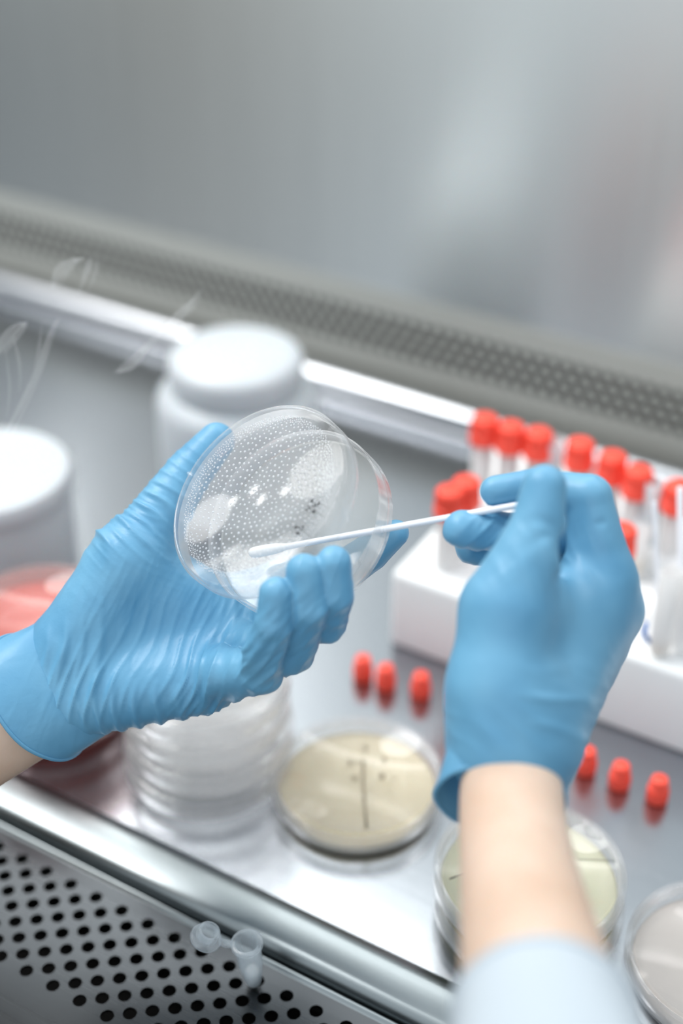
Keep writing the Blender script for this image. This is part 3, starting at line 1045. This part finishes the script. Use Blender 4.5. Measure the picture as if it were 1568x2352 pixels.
# ---- right hand: back of the hand towards us, swab pinched between thumb, forefinger and middle finger
RP = [(pp(1185, 1690, .562, 19), pp(1378, 1330, .592, 14)),
      (pp(1195, 1690, .566, 19), pp(1400, 1405, .600, 12.6)),
      (pp(1205, 1690, .570, 18), pp(1372, 1480, .610, 11.6)),
      (pp(1210, 1690, .574, 17), pp(1330, 1565, .612, 11.5)),
      (pp(1145, 1570, .557, 17.6), pp(1162, 1405, .558, 16)),
      (pp(1165, 1700, .560, 20), pp(1145, 1570, .557, 17.6)),
      (pp(1162, 1405, .560, 15), pp(1330, 1400, .592, 14)),
      (pp(1175, 1720, .560, 21), pp(1175, 1640, .562, 21))]
RF = [[pp(1162, 1405, .558, 16), pp(1188, 1330, .557, 14), pp(1234, 1206, .556, 10.2), pp(1250, 1117, .556, 8.9)],
      [pp(1378, 1330, .592, 14), pp(1352, 1142, .588, 9.9), pp(1228, 1116, .598, 8.0), pp(1138, 1127, .600, 6.8)],
      [pp(1400, 1405, .602, 12.6), pp(1330, 1230, .628, 9.5), pp(1170, 1222, .606, 8.2), pp(1060, 1214, .600, 7.9)],
      [pp(1372, 1480, .612, 11.6), pp(1290, 1290, .646, 9), pp(1160, 1262, .624, 7.6), pp(1083, 1256, .618, 7.0)],
      [pp(1330, 1565, .614, 11.5), pp(1265, 1390, .652, 8), pp(1215, 1330, .634, 7), pp(1190, 1305, .628, 6.2)]]
RC = [(P(1175, 1203, .5450), P(1235, 1192, .5438), .0017, .0025), (P(1235, 1192, .5438), P(1300, 1222, .5475), .0018, .0025),
      (P(1195, 1268, .5420), P(1245, 1234, .5438), .0015, .0025), (P(1245, 1234, .5438), P(1300, 1228, .547), .0016, .0025), (P(1292, 1240, .552), P(1283, 1330, .550), .0018, .003), (P(1290, 1240, .557), P(1280, 1330, .556), .0022, .003), (P(1286, 1280, .547), P(1276, 1350, .547), .0014, .003),
      (P(1300, 1185, .559), P(1290, 1300, .559), .0016, .003), (P(1300, 1180, .566), P(1287, 1315, .566), .0022, .003), (P(1300, 1180, .574), P(1285, 1320, .574), .0024, .003),
      (P(1310, 1225, .581), P(1345, 1205, .575), .0008, .002), (P(1345, 1205, .575), P(1385, 1200, .578), .0008, .002)]
lo, hi = bounds([a[0] for s in RP for a in s], [a[0] for c in RF for a in c])
rac = .9 * RT + .43 * UP
ral = -.43 * RT + .9 * UP
Mg_r = glove_mat('blue_nitrile_glove_smooth', rac, ral, strength=.22, fine=.12)


def disp_right(v):
    mid = np.exp(-((((v - P(1120, 1225, .6)) @ RT) / .02) ** 2 + (((v - P(1120, 1225, .6)) @ UP) / .012) ** 2))
    ks = np.exp(-((((v - P(1290, 1290, .57)) @ RT) / .02) ** 2 + (((v - P(1290, 1290, .57)) @ UP) / .016) ** 2))
    wr = np.exp(-((((v - P(1240, 1660, .56)) @ RT) / .03) ** 2 + (((v - P(1240, 1660, .56)) @ UP) / .02) ** 2))
    return folds(v, .7 * RT - .7 * UP, .7 * RT + .7 * UP, .006, .0010, 41, mask=mid) + folds(v, rac, ral, .007, .0010, 43, mask=ks) + .0006 * waves(v, 45, 75) + folds(v, .55 * RT + .8 * UP, .8 * RT - .55 * UP, .011, .0012, 51, mask=wr)


bmR = net_bm(body_field(RP, RF, creases=RC), lo, hi, .0010, disp_right)


def rr(x, y, d, a, b, tau, phi, **k):
    ta, ph = math.radians(tau), math.radians(phi)
    return ring(P(x, y, d), (RT * math.cos(ta) - UP * math.sin(ta)) * a, (FW * math.cos(ph) - UP * math.sin(ph)) * b, **k)


cuff(bmR, [rr(1192, 1610, .571, .021, .014, 15, 40, seed=5),
           rr(1187, 1665, .566, .0252, .0195, 14, 42, wob=.004, seed=5),
           rr(1170, 1742, .560, .0250, .0203, 10, 46, wob=.008, seed=6),
           rr(1150, 1836, .556, .0256, .0212, 5, 49, wob=.012, seed=7)])
gr = obj('glove', bmR, Mg_r, person, world=True)
gr['label'] = 'smooth blue right glove pinching the swab, seen from the back'

# right forearm, coming towards us
bm = bmesh.new()
sec = [(1180, 1690, .564, 16, 15), (1174, 1790, .552, 19.4, 17), (1178, 1900, .532, 20.2, 18.5), (1192, 2010, .510, 21.2, 20), (1212, 2130, .485, 23, 22), (1232, 2240, .462, 24.6, 23.5), (1262, 2400, .43, 26, 25), (1285, 2560, .40, 27, 26), (1330, 2950, .345, 30, 29), (1415, 3450, .303, 33, 32)]
cs = catmull([P(*s[:3]) for s in sec], 37)
ra = catmull([(s[3], s[4], 0) for s in sec], 37)
rings = []
for i, c in enumerate(cs):
    d = cs[min(i + 1, 36)] - cs[max(i - 1, 0)]; d /= np.linalg.norm(d)
    u = RT - d * (RT @ d); u /= np.linalg.norm(u); w_ = np.cross(d, u)
    rings.append(ring(c, u * ra[i][0] / 1000, w_ * ra[i][1] / 1000, 48))
vr = loft(bm, rings)
bm.faces.new(vr[0][::-1]); bm.faces.new(vr[-1])
fa = obj('forearm', bm, M_skin, person, world=True)
fa['label'] = 'bare right forearm below the glove'

# coat sleeve round the right forearm
bm = bmesh.new()
ss = [(1248, 2330, .446, 28.5, 27), (1262, 2420, .428, 30, 28.5), (1280, 2540, .404, 33, 31), (1300, 2700, .375, 36, 34), (1340, 3000, .34, 40, 38), (1420, 3500, .30, 44, 42)]
sl = []
for i, s in enumerate(ss):
    c = P(*s[:3])
    d = P(*ss[min(i + 1, 5)][:3]) - P(*ss[max(i - 1, 0)][:3]); d /= np.linalg.norm(d)
    u = RT - d * (RT @ d); u /= np.linalg.norm(u); w_ = np.cross(d, u)
    sl.append(ring(c, u * s[3] / 1000, w_ * s[4] / 1000, 72, wob=.008, seed=8 + i))
cuff(bm, sl[::-1], th=.0016, bead=.0014)
o = obj('coat_sleeve', bm, M_cloth, person, world=True)
o['label'] = 'white coat sleeve round the right forearm'


# ------------------------------------------------------------------ light
def area(name, loc, target, size, power, col=(1, 1, 1), shape='RECTANGLE', sy=None):
    l = bpy.data.lights.new(name, 'AREA')
    l.shape = shape; l.size = size
    if sy: l.size_y = sy
    l.energy = power; l.color = col
    o = bpy.data.objects.new(name, l)
    C.objects.link(o)
    o.location = loc
    o.rotation_euler = (Vector(target) - Vector(loc)).to_track_quat('-Z', 'Y').to_euler()
    return o


area('cabinet_lamp', (-.5, .845, .75), (-.5, .62, 0), 1.7, 4.0, (1, .99, .97), sy=.14)
area('ceiling_panel', (-2.0, .45, 2.9), (-.3, .45, .1), 1.5, 58, (1, .985, .96), 'DISK')
area('added_side_fill', (.8, -.7, .7), (-.2, .6, .1), 1.0, 1.5, (.86, .94, 1), sy=1.1)  # added softbox without a known source, brightens the wall's right-hand reflection
area('spot_lamp', (-1.4, .40, .80), (-.7, .8, 0), .09, .55, (1, .99, .97), 'DISK')
area('spot_lamp', (-1.03, .30, .95), (-.5, .8, 0), .09, .55, (1, .99, .97), 'DISK')

wd = bpy.data.worlds.new('lab_room')
sc.world = wd
wd.use_nodes = True
nt = wd.node_tree
L = nt.links.new
bg = nt.nodes['Background']
tc = nt.nodes.new('ShaderNodeTexCoord'); sp = nt.nodes.new('ShaderNodeSeparateXYZ')
L(tc.outputs['Generated'], sp.inputs['Vector'])


def ramp(sock, stops):
    mr = nt.nodes.new('ShaderNodeMapRange'); mr.inputs['From Min'].default_value = -1; mr.inputs['From Max'].default_value = 1
    rp = nt.nodes.new('ShaderNodeValToRGB')
    L(sock, mr.inputs['Value']); L(mr.outputs['Result'], rp.inputs['Fac'])
    e = rp.color_ramp.elements
    while len(e) < len(stops): e.new(.5)
    rp.color_ramp.interpolation = 'EASE'
    for k, (p_, c_) in enumerate(stops):
        e[k].position = p_; e[k].color = c_
    return rp.outputs['Color']


# stand-in for the unseen room: tones and upright streaks added for the wall's reflections
cx_ = ramp(sp.outputs['X'], [(.10, srgb(104, 98, 90)), (.20, srgb(146, 146, 142)), (.31, srgb(226, 235, 240)), (.5, srgb(236, 244, 249)), (.7, srgb(215, 222, 228)), (.92, srgb(150, 152, 154))])
cz_ = ramp(sp.outputs['Z'], [(.15, (.9, .9, .9, 1)), (.5, (.88, .88, .88, 1)), (.75, (1, 1, 1, 1))])
ml = nt.nodes.new('ShaderNodeMix'); ml.data_type = 'RGBA'; ml.blend_type = 'MULTIPLY'; ml.inputs['Factor'].default_value = 1
L(cx_, ml.inputs[6]); L(cz_, ml.inputs[7])
mp = nt.nodes.new('ShaderNodeMapping'); mp.inputs['Scale'].default_value = (12, 12, 2.2)
nz = nt.nodes.new('ShaderNodeTexNoise'); nz.inputs['Scale'].default_value = 1; nz.inputs['Detail'].default_value = 2
L(tc.outputs['Generated'], mp.inputs['Vector']); L(mp.outputs['Vector'], nz.inputs['Vector'])
mr = nt.nodes.new('ShaderNodeMapRange'); mr.inputs['From Min'].default_value = .3; mr.inputs['From Max'].default_value = .7; mr.inputs['To Min'].default_value = .55; mr.inputs['To Max'].default_value = 1.4
L(nz.outputs['Fac'], mr.inputs['Value'])
m2 = nt.nodes.new('ShaderNodeMix'); m2.data_type = 'RGBA'; m2.blend_type = 'MULTIPLY'; m2.inputs['Factor'].default_value = 1
L(ml.outputs[2], m2.inputs[6]); L(mr.outputs['Result'], m2.inputs[7]); L(m2.outputs[2], bg.inputs['Color'])
bg.inputs['Strength'].default_value = 1.12

sc.view_settings.view_transform = 'Standard'
sc.view_settings.look = 'None'
sc.view_settings.gamma = 1
sc.view_settings.exposure = .31
sc.view_settings.use_curve_mapping = False
sc.cycles.max_bounces = 16
sc.cycles.volume_bounces = 6
sc.cycles.transparent_max_bounces = 40
sc.cycles.caustics_reflective = True
sc.cycles.caustics_refractive = False
sc.cycles.use_denoising = True
